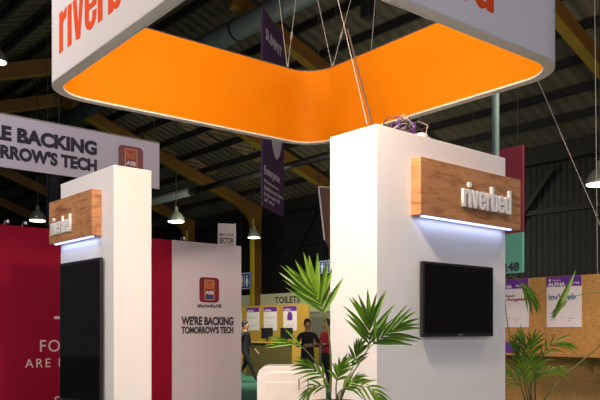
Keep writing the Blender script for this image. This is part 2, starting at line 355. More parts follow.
# hanging roof lamps
def pendant(px, py, Y, wd, label):
    p = P(px, py, Y); r, l = RL(p)
    t = thing('pendant_lamp', label, 'lamp', p, 0, 'dome lamps hanging from the hall roof')
    R = wd / 2
    MB().lathe([(R, 0), (R * 1.02, 0.02), (R * 0.93, 0.10), (R * 0.72, 0.20), (R * 0.46, 0.27), (R * 0.26, 0.30), (R * 0.22, 0.42), (R * 0.1, 0.46)]).build('shade', M['dome'], t, True)
    MB().lathe([(R * 0.9, -0.02), (R * 0.93, 0.0)]).build('bulb', M['bulb'], t)
    MB().tube([(0, 0, 0.45), (0, 0, roofz(r) - p.z)], 0.012, 6).build('cord', M['purlin'], t)
    L = bpy.data.lights.new('lamp_light', 'SPOT'); L.energy = 60; L.spot_size = 2.4; L.color = (1, 0.95, 0.75); L.shadow_soft_size = 0.2
    o = bpy.data.objects.new('lamp_light', L); C.objects.link(o); o.parent = t; o.location = (0, 0, -0.06)
pendant(37.5, 220.5, 22, 0.50, 'dome lamp glowing above the crimson wall at far left')
pendant(176, 221.5, 22, 0.52, 'dome lamp glowing just right of the left tower')
pendant(254, 237.5, 28, 0.50, 'dome lamp beside the yellow column under the purple banner')
pendant(600, 184, 14, 0.54, 'dome lamp at the right edge of the picture')
pendant(-2, 62, 18, 0.42, 'lamp glinting at the left edge under the roof')

# ================================================================ far booth with posters and desk
def wallbox(name, m, r, l0, l1, z0, z1, th=0.06):
    o = MB().box(0, th, 0, l1 - l0, 0, z1 - z0).build(name, m, None, bevel=0.004); o.location = W(r, l0, z0); o.rotation_euler = (0, 0, A); return o
l0, Y0 = on_r(308.5, 16.5); l1, _ = on_r(222, 16.5)
tag(wallbox('booth_wall', M['osb_dark'], 16.5, l0, l1, 0, EYE + 25.3 * Y0 / F), 'chipboard partition wall with white posters behind the two monitors', 'wall')
def poster(px0, px1, r, z0, z1, label, header, body, group, extra=None):
    a, _ = on_r(px0, r); b, _ = on_r(px1, r); wd = a - b; h = z1 - z0
    t = thing('poster', label, 'poster', W(r - 0.012, a, z0), A, group)
    MB().box(0, 0.008, -wd, 0, 0, h).build('sheet', M['paper'], t)
    MB().box(-0.003, 0.0, -wd, 0, h * 0.80, h).build('header', M['purplehead'], t)
    for s, m, x, z, w_, hh, bold in header + body:
        text('lettering', s, M[m], t, (-0.003, -x * wd, z * h), UL, w_ * wd, hh * h, bold, 0.002)
    if extra: extra(t, wd, h)
    return t
zt = 2.42
def lines(z, n, m='greyprint'):
    return []
def extra_plain(t, wd, h):
    for i, z in enumerate((0.22, 0.17)):
        MB().box(-0.003, 0, -wd * 0.8, -wd * 0.2, h * z, h * (z + 0.012)).build('small_print', M['greyprint'], t)
def extra_blue(t, wd, h):
    m = MB(); m.slab([(-0.13, 0), (0.13, 0), (0.14, 0.17), (0.07, 0.30), (-0.07, 0.30), (-0.14, 0.17)], (-0.003, -wd * 0.5, h * 0.42), (0, -1, 0), (0, 0, 1), (-1, 0, 0), 0.002)
    m.build('emblem', M['purplehead'], t); extra_plain(t, wd, h)
P1 = [('ALPHA', 'paper', 0.06, 0.82, 0.5, 0.08, 0.03)]
pg = 'posters on the far chipboard wall'
poster(247, 259.5, 16.5, 1.55, 2.4, 'poster with purple header directly behind the walking man in dark suit', P1, [('Careify', 'greyprint', 0.18, 0.52, 0.62, 0.07, 0)], pg, extra_plain)
poster(264, 277, 16.5, 1.55, 2.4, 'middle poster of the three above the monitors on the far wall', P1, [('Travelio', 'greyprint', 0.15, 0.52, 0.7, 0.07, 0)], pg, extra_plain)
poster(283.5, 297, 16.5, 1.55, 2.4, 'poster with a dark blue bag-shaped emblem on the far wall', P1, [], pg, extra_blue)
poster(231, 242, 16.5, 1.55, 2.4, 'poster on the far wall mostly cut off by the white wall edge', P1, [], pg, extra_plain)
la, _ = on_r(293, 15.0); lb, _ = on_r(245.5, 15.0)
t = thing('counter_desk', 'long brown chipboard counter desk carrying two black monitors', 'desk', W(15, la, 0), A)
MB().box(0, 0.05, 0, lb - la, 0, 1.13).build('front_panel', M['deskboard'], t)
MB().box(-0.08, 0.75, -0.02, lb - la, 1.13, 1.18).build('worktop', M['osb_dark'], t, bevel=0.006)
MB().box(-0.06, 0.7, -0.45, -0.02, 0, 1.18).build('end_panel', M['osb_dark'], t)
MB().box(0.0, 0.7, lb - la - 0.05, lb - la, 0, 1.13).build('side_panel', M['osb_dark'], t)
for px, lab in ((267, 'left black monitor on the far counter desk'), (286.5, 'right black monitor on the far counter desk')):
    l, Y = on_r(px, 15.35)
    t = thing('monitor', lab, 'monitor', W(15.35, l, 1.18), A, 'monitors on the far desk')
    MB().box(-0.02, 0.02, -0.30, 0.30, 0.09, 0.46).build('screen', M['bezel'], t, bevel=0.006)
    MB().box(0.0, 0.03, -0.03, 0.03, 0.01, 0.14).build('stand', M['bezel'], t)
    MB().box(-0.1, 0.1, -0.12, 0.12, 0, 0.015).build('base', M['bezel'], t)

# blue pictogram signs
def pictosign(px, py, Y, label):
    p = P(px, py, Y); t = thing('toilet_sign', label, 'sign', p, A)
    MB().slab(rrect(0.56, 0.46, 0.04), (0, 0, 0), (0, -1, 0), (0, 0, 1), (-1, 0, 0), 0.03).build('board', M['bluesign'], t)
    fr = MB()
    for x0, x1, z0, z1 in ((-0.26, 0.26, 0.20, 0.215), (-0.26, 0.26, -0.215, -0.20), (-0.265, -0.25, -0.2, 0.2), (0.25, 0.265, -0.2, 0.2), (-0.006, 0.006, -0.15, 0.15)):
        fr.box(-0.034, -0.03, -x1, -x0, z0, z1)
    fr.build('border', M['signwhite'], t)
    for k, x in ((0, 0.12), (1, -0.12)):
        g = MB(); o = (-0.03, -x, 0)
        g.slab([(0.03 * math.cos(a * 0.628), 0.12 + 0.03 * math.sin(a * 0.628)) for a in range(10)], o, (0, -1, 0), (0, 0, 1), (-1, 0, 0), 0.004)
        body = [(-0.05, 0.08), (-0.06, -0.03), (-0.03, -0.03), (-0.03, -0.16), (0.03, -0.16), (0.03, -0.03), (0.06, -0.03), (0.05, 0.08)] if k else [(-0.03, 0.08), (-0.075, -0.07), (-0.03, -0.07), (-0.03, -0.16), (0.03, -0.16), (0.03, -0.07), (0.075, -0.07), (0.03, 0.08)]
        g.slab(body[::-1] if False else body, o, (0, -1, 0), (0, 0, 1), (-1, 0, 0), 0.004)
        g.build('man_figure' if k else 'woman_figure', M['signwhite'], t)
    r, l = RL(p)
    for y in (-0.2, 0.2): MB().tube([(0, y, 0.22), (0, y, roofz(r) - p.z)], 0.006, 5).build('wire', M['purlin'], t)
pictosign(245.2, 281, 20, 'blue toilet sign with white figures beside the white wall edge')
pictosign(325, 267, 26, 'blue sign mostly hidden behind the tall palm leaves')

# ================================================================ right booth
lB, _ = on_r(640, 11.35); lE, _ = on_r(480, 11.35)
tag(wallbox('booth_wall', M['osb'], 11.35, lB, lE, 0, 2.49), 'chipboard partition wall right of the big tower, with shelf and posters', 'wall')
g2 = 'posters on the right chipboard wall'
def ex_in(t, wd, h):
    MB().slab([(0.02*math.cos(a*0.5236), 0.02*math.sin(a*0.5236)) for a in range(12)], (-0.003, -0.1*wd, 0.93*h), (0, -1, 0), (0, 0, 1), (-1, 0, 0), 0.002).build('dot', M['paper'], t)
    for i, (a, b, z) in enumerate(((0.1, 0.35, 0.27), (0.1, 0.28, 0.19), (0.42, 0.50, 0.19), (0.6, 0.8, 0.17), (0.1, 0.3, 0.14), (0.6, 0.7, 0.12))):
        MB().box(-0.003, 0, -wd * b, -wd * a, h * z, h * (z + 0.01)).build('small_print', M['greyprint'], t)
poster(547, 582, 11.35, 1.63, 2.485, 'poster reading ALPHA with large blue-grey company name', 
       [('ALPHA', 'paper', 0.04, 0.81, 0.5, 0.075, 0.03), ('D.196', 'paper', 0.66, 0.835, 0.28, 0.045, 0.02), ('Summit', 'paper', 0.18, 0.915, 0.22, 0.03, 0.01)],
       [('invWeb', 'logoblue2', 0.06, 0.54, 0.78, 0.12, 0.02)] if False else [('invWeb', 'webblue', 0.06, 0.54, 0.78, 0.12, 0.02)], g2, ex_in)
def ex_ang(t, wd, h):
    MB().box(-0.003, 0, -wd * 0.345, -wd * 0.325, h * 0.42, h * 0.78).build('red_line', M['logobright'], t)
    ex_in(t, wd, h)
poster(494, 529, 11.35, 1.63, 2.485, 'poster with a thin red cross line beside the big tower edge',
       [('ALPHA', 'paper', 0.04, 0.81, 0.5, 0.075, 0.03), ('D.195', 'paper', 0.66, 0.835, 0.28, 0.045, 0.02)],
       [('our', 'ink', 0.04, 0.54, 0.24, 0.055, 0.02), ('Angels', 'logobright', 0.38, 0.53, 0.52, 0.085, 0.02), ('added', 'ink', 0.1, 0.63, 0.5, 0.05, 0)], g2, ex_ang)
t = thing('wall_shelf', 'long chipboard shelf on the right booth wall behind the palm', 'shelf', W(11.35, lB, 1.15), A)
MB().box(-0.42, 0, 0, lE - lB, 0, 0.035).build('board', M['osb'], t, bevel=0.003)
for px in (512, 590):
    l, _ = on_r(px, 11.3)
    MB().slab([(0, 0), (-0.34, 0), (0, -0.26)][::-1], (0, l - lB, 0), (1, 0, 0), (0, 0, 1), (0, -1, 0), 0.03).build('bracket', M['osb'], t)
l, Y = on_r(511, 11.1)
o = tag(MB().box(-0.1, 0.1, -0.12, 0.12, 0, 0.18).build('leaflet_box', M['purplehead'], None, bevel=0.004), 'small purple box standing on the shelf by the tower edge', 'box'); o.location = W(11.1, l, 1.185); o.rotation_euler = (0, 0, A)

# number board 248
lR, _ = on_r(522.6, 9.6)
t = thing('hanging_number_board', 'tall hanging board, dark red above and teal with number 248 below', 'sign', W(9.6, lR, 2.44), A)
MB().box(0, 0.05, 0, 1.0, 0.60, 1.9).build('red_panel', M['redboard'], t, bevel=0.004)['label'] = 'dark red upper panel'
MB().box(-0.005, 0.05, 0, 1.0, 0, 0.60).build('teal_panel', M['teal'], t, bevel=0.004)['label'] = 'teal lower panel'
text('number', '248', M['ink'], t, (-0.006, 0.35, 0.03), UL, 0.30, 0.13, 0.03)
for y in (0.1, 0.9): MB().tube([(0.02, y, 1.9), (0.02, y, roofz(9.6) - 2.44)], 0.006, 5).build('wire', M['purlin'], t)

p = P(495.5, 200, 9.0)
r, l = RL(p)
tag(MB().tube([(p.x, p.y, 0.04), (p.x, p.y, roofz(r) - 0.05)], 0.045, 14).build('steel_pole', M['palegreen'], None, True), 'slim pale green steel pole behind the right tower top', 'pole')

# ================================================================ crimson / white exhibitor wall
lw = 10.0
rC = lambda px: (lambda k: (CA * k + SA) * lw / (-SA * k + CA))((px - 300) / F)
t = tag(MB().box(0, rC(172) - rC(-30), 0, 0.12, 0, 3.0).build('exhibition_wall', M['crimson'], None, bevel=0.004), 'crimson exhibition wall with pale pink letters behind the left tower', 'wall')
t.location = W(rC(-30), lw); t.rotation_euler = (0, 0, A)
x = lambda px: rC(px) - rC(-30)
def wz(px, py):
    k = (px - 300) / F; Y = lw / (-SA * k + CA); return EYE + (HOR - py) * Y / F
def ctext(s, px0, py1, px1, py0, m=M['pinkink'], bold=0.0, sp=1.15):
    text('lettering', s, m, t, (x(px0), 0, wz(px0, py1)), UR, x(px1) - x(px0), wz(px0, py0) - wz(px0, py1), bold, 0.004, 'l', sp)
ctext('THE', 54, 319.5, 74, 317.0) if False else MB().box(x(54), x(70), -0.004, 0, wz(60, 319), wz(60, 316.3)).build('lettering', M['pinkink'], t)
ctext('FOLKS', 40, 352, 88, 340); ctext('ARE BACKED', 25, 368, 110, 359, sp=1.3); ctext('SO FAR', 54.5, 406, 100, 396.5)
WW = rC(241) - rC(172)
t = thing('exhibition_panel', 'white exhibition panel with backing slogan and square logo', 'wall', W(rC(172), lw - 0.01), A)
MB().box(0, WW, 0, 0.13, 0, 3.0).build('board', M['lilacwall'], t, bevel=0.004)
x = lambda px: rC(px) - rC(172)
ptx = lambda s, a, y1, b, y0, bold, m='ink': text('lettering', s, M[m], t, (x(a), 0, wz(a, y1)), UR, x(b) - x(a), wz(a, y0) - wz(a, y1), bold, 0.003)
ptx('#backedbyAIB', 197, 308.5, 221, 303.5, 0.02)
ptx("WE'RE BACKING", 181, 325.3, 233, 316, 0.05); ptx("TOMORROW'S TECH", 181, 333.8, 233, 326.3, 0.05)
def logo(t, cx, z, s, sh):
    a = MB().slab(rrect(s, sh, s * 0.16), (cx, 0, z), (1, 0, 0), (0, 0, 1), (0, -1, 0), 0.006).build('logo_tile', M['logored'], t)
    iw, ih = s * 0.50, sh * 0.80
    fr = MB()
    for x0, x1, z0, z1 in ((-iw/2, iw/2, ih/2-0.012, ih/2), (-iw/2, iw/2, -ih/2, -ih/2+0.012), (-iw/2, -iw/2+0.012, -ih/2, ih/2), (iw/2-0.012, iw/2, -ih/2, ih/2)):
        fr.box(cx + x0, cx + x1, -0.011, -0.006, z + z0, z + z1)
    fr.build('logo_frame', M['logogold'], a)
    MB().box(cx - iw/2 + 0.012, cx + iw/2 - 0.012, -0.008, -0.006, z + ih * 0.02, z + ih/2 - 0.012).build('logo_field', M['logobright'], a)
    sy = MB()
    c0 = z + ih * 0.25; q = iw * 0.36
    for sx in (-1, 1):
        sy.tube([(cx, -0.012, c0 - q * 0.1), (cx + sx * q * 0.5, -0.012, c0 + q * 0.2), (cx + sx * q, -0.012, c0 + q * 0.1)], q * 0.07, 6)
        sy.tube([(cx + sx * q * 0.2, -0.012, c0 + q * 0.6), (cx + sx * q * 0.8, -0.012, c0 + q * 0.62), (cx + sx * q * 0.95, -0.012, c0 + q * 0.1)], q * 0.07, 6)
        sy.tube([(cx, -0.012, c0 - q * 0.85), (cx + sx * q * 0.7, -0.012, c0 - q * 0.75), (cx + sx * q * 0.9, -0.012, c0 - q * 0.15)], q * 0.07, 6)
        sy.tube([(cx + sx * q * 0.1, -0.012, c0 - q * 0.5), (cx + sx * q * 0.5, -0.012, c0 - q * 0.45), (cx + sx * q * 0.55, -0.012, c0 - q * 0.1)], q * 0.06, 6)
    sy.build('logo_symbol', M['logogold'], a)
    text('logo_letters', 'AIB', M['signwhite'], a, (cx, -0.006, z - ih * 0.22), UR, iw * 0.80, ih * 0.18, 0.03, 0.004, 'c')
    MB().box(cx - iw/2 + 0.012, cx + iw/2 - 0.012, -0.009, -0.006, z - ih/2 + 0.012, z - ih * 0.30).build('logo_bar', M['logoblue'], a)
logo(t, (x(199) + x(218.5)) / 2, wz(208, 290), x(218.5) - x(199), wz(208, 278) - wz(208, 303))
# hanging slogan banner
lw2 = lw; z1b, z0b = wz(160, 143), wz(160, 189)
t = thing('hanging_banner', 'long pale banner with dark slogan letters hanging above the crimson wall', 'banner', W(rC(-60), lw2 + 0.02), A)
x = lambda px: rC(px) - rC(-60)
MB().box(0, x(160), 0, 0.02, z0b, z1b).build('cloth', M['lilacbanner'], t)
MB().tube([(0, 0.01, z1b), (x(160), 0.01, z1b)], 0.015, 8).build('rod', M['cable'], t)
def bt(s, px0, px1, zb, zh):
    text('lettering', s, M['ink'], t, (x(px1), 0, zb), UR, x(px1) - x(px0), zh, 0.055, 0.003, 'r')
H_ = z1b - z0b
bt("WE'RE BACKING", -50, 97.5, z0b + H_ * 0.50, H_ * 0.30)
bt("TOMORROW'S TECH", -52, 97.5, z0b + H_ * 0.16, H_ * 0.27)
logo(t, (x(119) + x(143.5)) / 2, z0b + H_ * 0.52, x(143.5) - x(119), H_ * 0.60)
for px in (60, 155): MB().tube([(x(px), 0.01, z1b), (x(px), 0.01, z1b + 3.5)], 0.005, 5).build('wire', M['purlin'], t)
# sector sign
k = P(226.5, 240, 14); t = thing('sector_sign', 'small pale sign with dark SECTOR lettering standing behind the white panel', 'sign', (k.x, k.y, 0), math.radians(14))
MB().box(-0.165, 0.165, 0, 0.03, 2.6, EYE + (HOR - 223.5) * 14 / F).build('board', M['lilacwall'], t)
MB().box(0.165, 0.18, -0.005, 0.035, 2.6, EYE + (HOR - 223) * 14 / F).build('edge_strip', M['signwhite'], t)
MB().box(-0.03, 0.03, 0, 0.03, 0, 2.6).build('post', M['purlin'], t)
text('lettering', 'MEET YOUR', M['ink'], t, (0, 0, 3.38), UR, 0.28, 0.05, 0.02, 0.003, 'c')
text('lettering', 'SECTOR', M['ink'], t, (0, 0, 3.24), UR, 0.28, 0.11, 0.03, 0.003, 'c')
text('lettering', 'SPECIALISTS', M['ink'], t, (0, 0, 3.17), UR, 0.28, 0.05, 0.02, 0.003, 'c')
# clip lamps along the wall top
for px, s in ((6, 'at the left end'), (24, 'nearer the left tower'), (183, 'on the white panel')):
    r = rC(px); z = 3.0
    t = thing('clip_lamp', 'tiny arm lamp on the exhibition wall top ' + s, 'lamp', W(r, lw + 0.06, z), A)
    MB().tube([(0, 0, 0), (0, 0, 0.04), (0, -0.04, 0.06), (0.02, -0.07, 0.05)], 0.007, 6).build('arm', M['cable'], t)
    MB().lathe([(0.022, -0.02), (0.018, 0.012), (0.008, 0.022)], 10, (0.02, -0.07, 0.045)).build('head', M['signwhite'], t, True)

# purple hanging banners
def purple(pc, Y, wd, h, yaw, zbot, label, texts=True, m='purple'):
    p = P(pc, 300, Y); t = thing('hanging_banner', label, 'banner', (p.x, p.y, zbot), yaw)
    MB().box(-wd/2, wd/2, 0, 0.03, 0, h).build('cloth', M[m], t)
    r, l = RL(p)
    for s in (-1, 1): MB().tube([(s * wd * 0.45, 0.015, h), (s * wd * 0.45, 0.015, roofz(r) - zbot)], 0.006, 5).build('wire', M['purlin'], t)
    if texts:
        U = UR; zc = h * 0.53
        zc = 1.48; pts = [(0.29 * wd * math.cos(a * math.pi / 12), 0.62 * wd * math.sin(a * math.pi / 12)) for a in range(24)]
        MB().slab(pts, (0.12, 0, zc), (1, 0, 0), (0, 0, 1), (0, -1, 0), 0.004).build('oval', M['greyprint'], t)
        MB().slab(rrect(0.26 * wd, 0.42 * wd, 0.03 * wd), (0.14, -0.004, zc - 0.1), (1, 0, 0), (0, 0, 1), (0, -1, 0), 0.004).build('phone_symbol', M[m], t)
        text('lettering', 'SUMMIT', M['greyprint'], t, (0, 0, h * 0.86), U, wd * 0.75, 0.16, 0.01, 0.004, 'c')
        text('lettering', 'Enterprise', M['greyprint'], t, (-wd * 0.44, 0, 0.44), U, wd * 0.72, 0.16, 0.02)
        for i, s in enumerate(('Meeting area', 'Exhibition and demos', 'In the main hall', 'all day')):
            text('lettering', s, M['greyprint'], t, (-wd * 0.44, 0, 0.34 - i * 0.09), U, wd * (0.66, 0.86, 0.7, 0.45)[i], 0.065, 0.01)
    return t
def yaw_to(vp): return math.atan2(F, vp - 300)
purple(274, 11, 1.08, 2.85, yaw_to(500), EYE + (HOR - 211.5) * 11 / F, 'purple hanging banner reading Enterprise with pale oval, below the ring')
t = purple(54, 12.5, 0.30, 1.6, yaw_to(600), 3.0, 'narrow dark banner with grey oval peeping out behind the left sign', False, 'ink')
MB().slab([(0.11 * math.cos(a * math.pi / 8), 0.26 * math.sin(a * math.pi / 8)) for a in range(16)], (-0.02, 0, 0.95), (1, 0, 0), (0, 0, 1), (0, -1, 0), 0.004).build('oval', M['bluepipe'], t)
a = [P(318.5, 187, 9), P(336, 188, 9.3), P(336, 262, 9.3), P(324.5, 240, 9)]
mb = MB(); mb.v = [tuple(v) for v in a] + [tuple(v + Vector((0.01, 0.03, 0))) for v in a]
mb.f = [(0, 3, 2, 1), (4, 5, 6, 7), (0, 1, 5, 4), (1, 2, 6, 5), (2, 3, 7, 6), (3, 0, 4, 7)]
t = thing('hanging_cloth', 'dark maroon tapered cloth hanging left of the tall right tower', 'banner', (0, 0, 0))
mb.build('cloth', M['maroon'], t)
MB().tube([a[0], a[1]], 0.012, 6).build('rod', M['cable'], t); MB().tube([a[0], a[3]], 0.010, 6).build('hem', M['greyprint'], t)
for v in a[:2]:
    MB().tube([v, (v.x, v.y, roofz(RL(v)[0]))], 0.005, 5).build('wire', M['purlin'], t)

# ================================================================ towers
def tower(r0, r1, l0, l1, label):
    t = thing('display_tower', label, 'tower', W(r0, l0, 0.04), A)
    MB().box(0, r1 - r0, 0, l1 - l0, 0, 3.09).build('body', M['white_panel'], t, bevel=0.004)
    MB().box(-0.004, r1 - r0 + 0.004, -0.004, l1 - l0 + 0.004, 0, 0.06).build('plinth', M['ringframe'], t)
    return t
tower(3.99, 5.665, 3.743, 4.251, 'large white display tower at right with a wide screen')
tower(3.13, 3.524, 6.27, 7.49, 'smaller white display tower at left in front of the crimson wall')
# right sign (faces -l)
def sign_r():
    wd = 1.377; z0, z1 = 2.484, 2.93
    t = thing('wooden_sign', 'wide oak slab sign with white riverbed letters on the right tower', 'sign', W(4.376, 3.743, z0), A)
    MB().box(0, wd, -0.10, 0, 0, z1 - z0).build('board', M['wood'], t, bevel=0.004)
    glyph_word(M['letter'], t, (0.512, -0.10, 0.115), UR, 0.685, 0.15, 0.022)
    MB().box(0.05, wd - 0.12, -0.085, -0.055, -0.012, 0).build('led_strip', M['led'], t)
    d = bpy.data.lights.new('led_light', 'AREA'); d.shape = 'RECTANGLE'; d.size = 1.15; d.size_y = 0.03; d.energy = 0.55; d.color = (0.55, 0.65, 1.0)
    o = bpy.data.objects.new('led_light', d); C.objects.link(o); o.parent = t; o.location = (wd / 2 - 0.03, -0.045, -0.02); o.rotation_euler = (math.radians(20), 0, 0)
sign_r()
def sign_l():
    wd = 1.03; z0, z1 = 2.49, 2.93
    t = thing('wooden_sign', 'shorter oak slab sign with white riverbed letters on the left tower', 'sign', W(3.13, 6.27 + 0.2547, z0), A)
    MB().box(-0.10, 0, 0, wd, 0, z1 - z0).build('board', M['wood'], t, bevel=0.004)
    glyph_word(M['letter'], t, (-0.10, 0.945, 0.085), UL, 0.48, 0.125, 0.02)
    MB().box(-0.085, -0.055, 0.04, wd - 0.10, -0.012, 0).build('led_strip', M['led'], t)
    d = bpy.data.lights.new('led_light', 'AREA'); d.shape = 'RECTANGLE'; d.size = 0.03; d.size_y = 0.85; d.energy = 0.5; d.color = (0.55, 0.65, 1.0)
    o = bpy.data.objects.new('led_light', d); C.objects.link(o); o.parent = t; o.location = (-0.045, wd / 2, -0.02); o.rotation_euler = (0, math.radians(-20), 0)
sign_l()
# screens
t = thing('wall_screen', 'black landscape television on the right tower', 'television', W(3.99 + 0.475, 3.743, 1.535), A)
MB().box(0, 0.945, -0.05, -0.015, 0, 0.60).build('casing', M['bezel'], t, bevel=0.008)
MB().box(0.022, 0.923, -0.053, -0.0495, 0.035, 0.578).build('display', M['screen'], t)
MB().box(0.3, 0.65, -0.015, 0, 0.15, 0.45).build('bracket', M['handle'], t)
MB().box(0.45, 0.50, -0.0535, -0.0495, 0.012, 0.022).build('badge', M['handle'], t)
la, _ = on_r(100, 3.08); lb, _ = on_r(59.5, 3.08); wd = lb - la
t = thing('wall_screen', 'tall black screen on the left tower', 'television', W(3.13, la, 0.86), A)
MB().box(-0.05, -0.015, 0, wd, 0, 1.42).build('casing', M['bezel'], t, bevel=0.008)
MB().box(-0.053, -0.0495, 0.025, wd - 0.025, 0.04, 1.39).build('display', M['screen'], t)
MB().box(-0.015, 0, 0.25, wd - 0.25, 0.5, 1.0).build('bracket', M['handle'], t)

# things on top of the right tower
t = thing('cable_bundle', 'tangle of thin cables lying on the right tower top', 'cables', W(4.35, 3.9, 3.13), A)
cm = [M['greyprint'], M['purplehead'], M['darkcable'], M['darkcable']]
for i in range(9):
    x0 = random.uniform(0.22, 0.45); pts = []
    for k in range(9): pts.append((x0 + 0.12 * math.sin(k * 0.9 + i) + 0.03 * k - 0.1, 0.12 + 0.1 * math.cos(k * 0.8 + i * 2), 0.012 + 0.10 * (1 + math.sin(k * 1.1 + i * 1.7))))
    MB().tube(pts, 0.006, 5).build('cable', cm[i % 4], t, True)

t = thing('small_spotlight', 'small pale spotlight lying on the right tower top beside the cables', 'lamp', W(4.57, 3.80, 3.13), A)
MB().lathe([(0.05, 0), (0.055, 0.01), (0.05, 0.03), (0.03, 0.04)], 16).build('head', M['letter'], t, True)
MB().box(-0.09, 0.09, -0.02, 0.02, 0, 0.02).build('mount', M['letter'], t)

# ================================================================ hanging ring
AR = math.radians(38.8); H = 2.0
r0, r1, q0, q1 = 1.072 * H, 2.553 * H + 0.085, 1.529 * H, 3.0635 * H + 0.085
cx, cy = (r0 + r1) / 2, (q0 + q1) / 2
RC = Vector((math.cos(AR) * cx - math.sin(AR) * cy, math.sin(AR) * cx + math.cos(AR) * cy, EYE + H))
ring = thing('hanging_ring_banner', 'large rounded square hanging ring, orange inside with riverbed lettering outside', 'banner', RC, AR)
RW, RH, HT, RR = r1 - r0, q1 - q0, 0.77, 0.40
def band(o0, o1, z0, z1):
    m = MB(); a = rrect(RW - 2*o0, RH - 2*o0, RR - o0, 14); b = rrect(RW - 2*o1, RH - 2*o1, RR - o1, 14); n = len(a)
    for L in (a, b):
        for z in (z0, z1): m.v += [(x, y, z) for x, y in L]
    for i in range(n):
        j = (i + 1) % n
        m.f += [(i, j, n + j, n + i), (2*n + j, 2*n + i, 3*n + i, 3*n + j), (j, i, 2*n + i, 2*n + j), (n + i, n + j, 3*n + j, 3*n + i)]
    return m
band(0, 0.012, 0.012, HT).build('outer_skin', M['banner'], ring, True).data.shade_flat()
band(0.073, 0.085, 0.012, HT).build('inner_skin', M['orange'], ring)
band(0.0, 0.085, 0, 0.012).build('bottom_frame', M['ringframe'], ring)
band(0.0, 0.085, HT, HT + 0.012).build('top_frame', M['darkcable'], ring)
pp = rrect(RW - 0.17, RH - 0.17, RR - 0.085, 14); pp = [(x, y, 0.004) for x, y in pp]; pp.append(pp[0])
MB().tube(pp, 0.009, 6, False).build('piping', M['piping'], ring, True)
for v in ring.children:
    for p_ in v.data.polygons: p_.use_smooth = False
glyph_word(M['redletter'], ring, (-RW/2, RH/2 - 0.085 - 0.206 * H, 0.185), UL, 0.80 * H, 0.325, 0.003)
glyph_word(M['redletter'], ring, (-RW/2 + 0.206 * H, -RH/2, 0.155), UR, 0.80 * H, 0.325, 0.003)
def cablething(name, a, b, rad, m, label, fit=True):
    t = thing(name, label, 'cable', a); d = Vector(b) - Vector(a)
    MB().tube([(0, 0, 0), d * 0.5, d], rad, 6).build('line', m, t)
    if fit:
        MB().tube([(0, 0, 0.0), d.normalized() * 0.06], rad * 2.2, 8).build('clamp', M['cable'], t)
        q = d.normalized() * 0.32
        MB().tube([q, q * 1.25], rad * 2.8, 8).build('turnbuckle', M['cable'], t)
    return t
zt = EYE + H + HT + 0.012
def rp(px):      # point on the ring's top edge near column px, far-left wall then far-right wall
    best = None
    for x, y in rrect(RW - 0.08, RH - 0.08, RR - 0.04, 14):
        v = Vector((math.cos(AR)*x - math.sin(AR)*y + RC.x, math.sin(AR)*x + math.cos(AR)*y + RC.y, zt))
        pxx = 300 + F * v.x / v.y
        if v.y > 6.2 and (best is None or abs(pxx - px) < best[0]): best = (abs(pxx - px), v)
    return best[1]
def wallpt(px, side):
    k = (px - 300) / F; c, s = math.cos(AR), math.sin(AR)
    if side == 'L': Y = (q1 - 0.04) / (-s * k + c)
    else: Y = (r1 - 0.04) / (c * k + s)
    return Vector((k * Y, Y, zt))
a = wallpt(277, 'L'); b = wallpt(333.5, 'R'); a = rp(280); b = rp(333)
cg = 'suspension wires of the ring'
for s, dx, nm in ((a, -9, 'left wire of the pair at the ring far left corner'), (a, 9, 'right wire of the pair at the ring far left corner, with shackle'),
                  (b, -16, 'left wire of the pair at the ring far corner above the tower'), (b, 20, 'right wire of the pair crossing the dark rod above the ring')):
    px = 300 + F * s.x / s.y + dx; e = P(px, -6, s.y); e = s + (e - s) * 2.2
    cablething('suspension_wire', s, e, 0.004, M['cable'], 'thin steel ' + nm, dx > 0)
top = P(373.5, 123.5, 5.6); top.z = 3.13
k1 = P(347.5, 29, 5.9)
cablething('suspension_wire', P(367, 124.2, 5.6), k1 + (k1 - top) * 1.2, 0.0035, M['cable'], 'pale wire running up beside the dark rod from the tower top', False)
cablething('suspension_rod', top, k1, 0.007, M['darkcable'], 'dark rod leaning up from the front corner of the right tower', False)
cablething('suspension_wire', P(538, 81, 6.6), P(650, 340, 6.6), 0.0035, M['cable'], 'thin wire slanting down right from the ring right corner', False)
cablething('suspension_wire', P(597.5, 275, 12.2), P(594, -60, 12.2), 0.006, M['cable'], 'thin vertical wire at the right edge over the chipboard wall', False)
s = rp(372)
cablething('suspension_wire', wallpt(371, 'R'), P(376, -10, 7.6), 0.004, M['cable'], 'faint wire rising from the ring right wall', False)
# black loudspeaker-like box under the roof
p = P(368, 18, 17); t = thing('roof_speaker', 'dark box hanging under the roof above the ring right wall', 'speaker', p, A)
MB().box(-0.13, 0.13, -0.13, 0.13, 0, 0.75).build('case', M['purlin'], t, bevel=0.01)
MB().tube([(0, 0, 0.75), (0, 0, max(0.9, roofz(RL(p)[0]) - p.z))], 0.03, 8).build('bracket', M['purlin'], t)

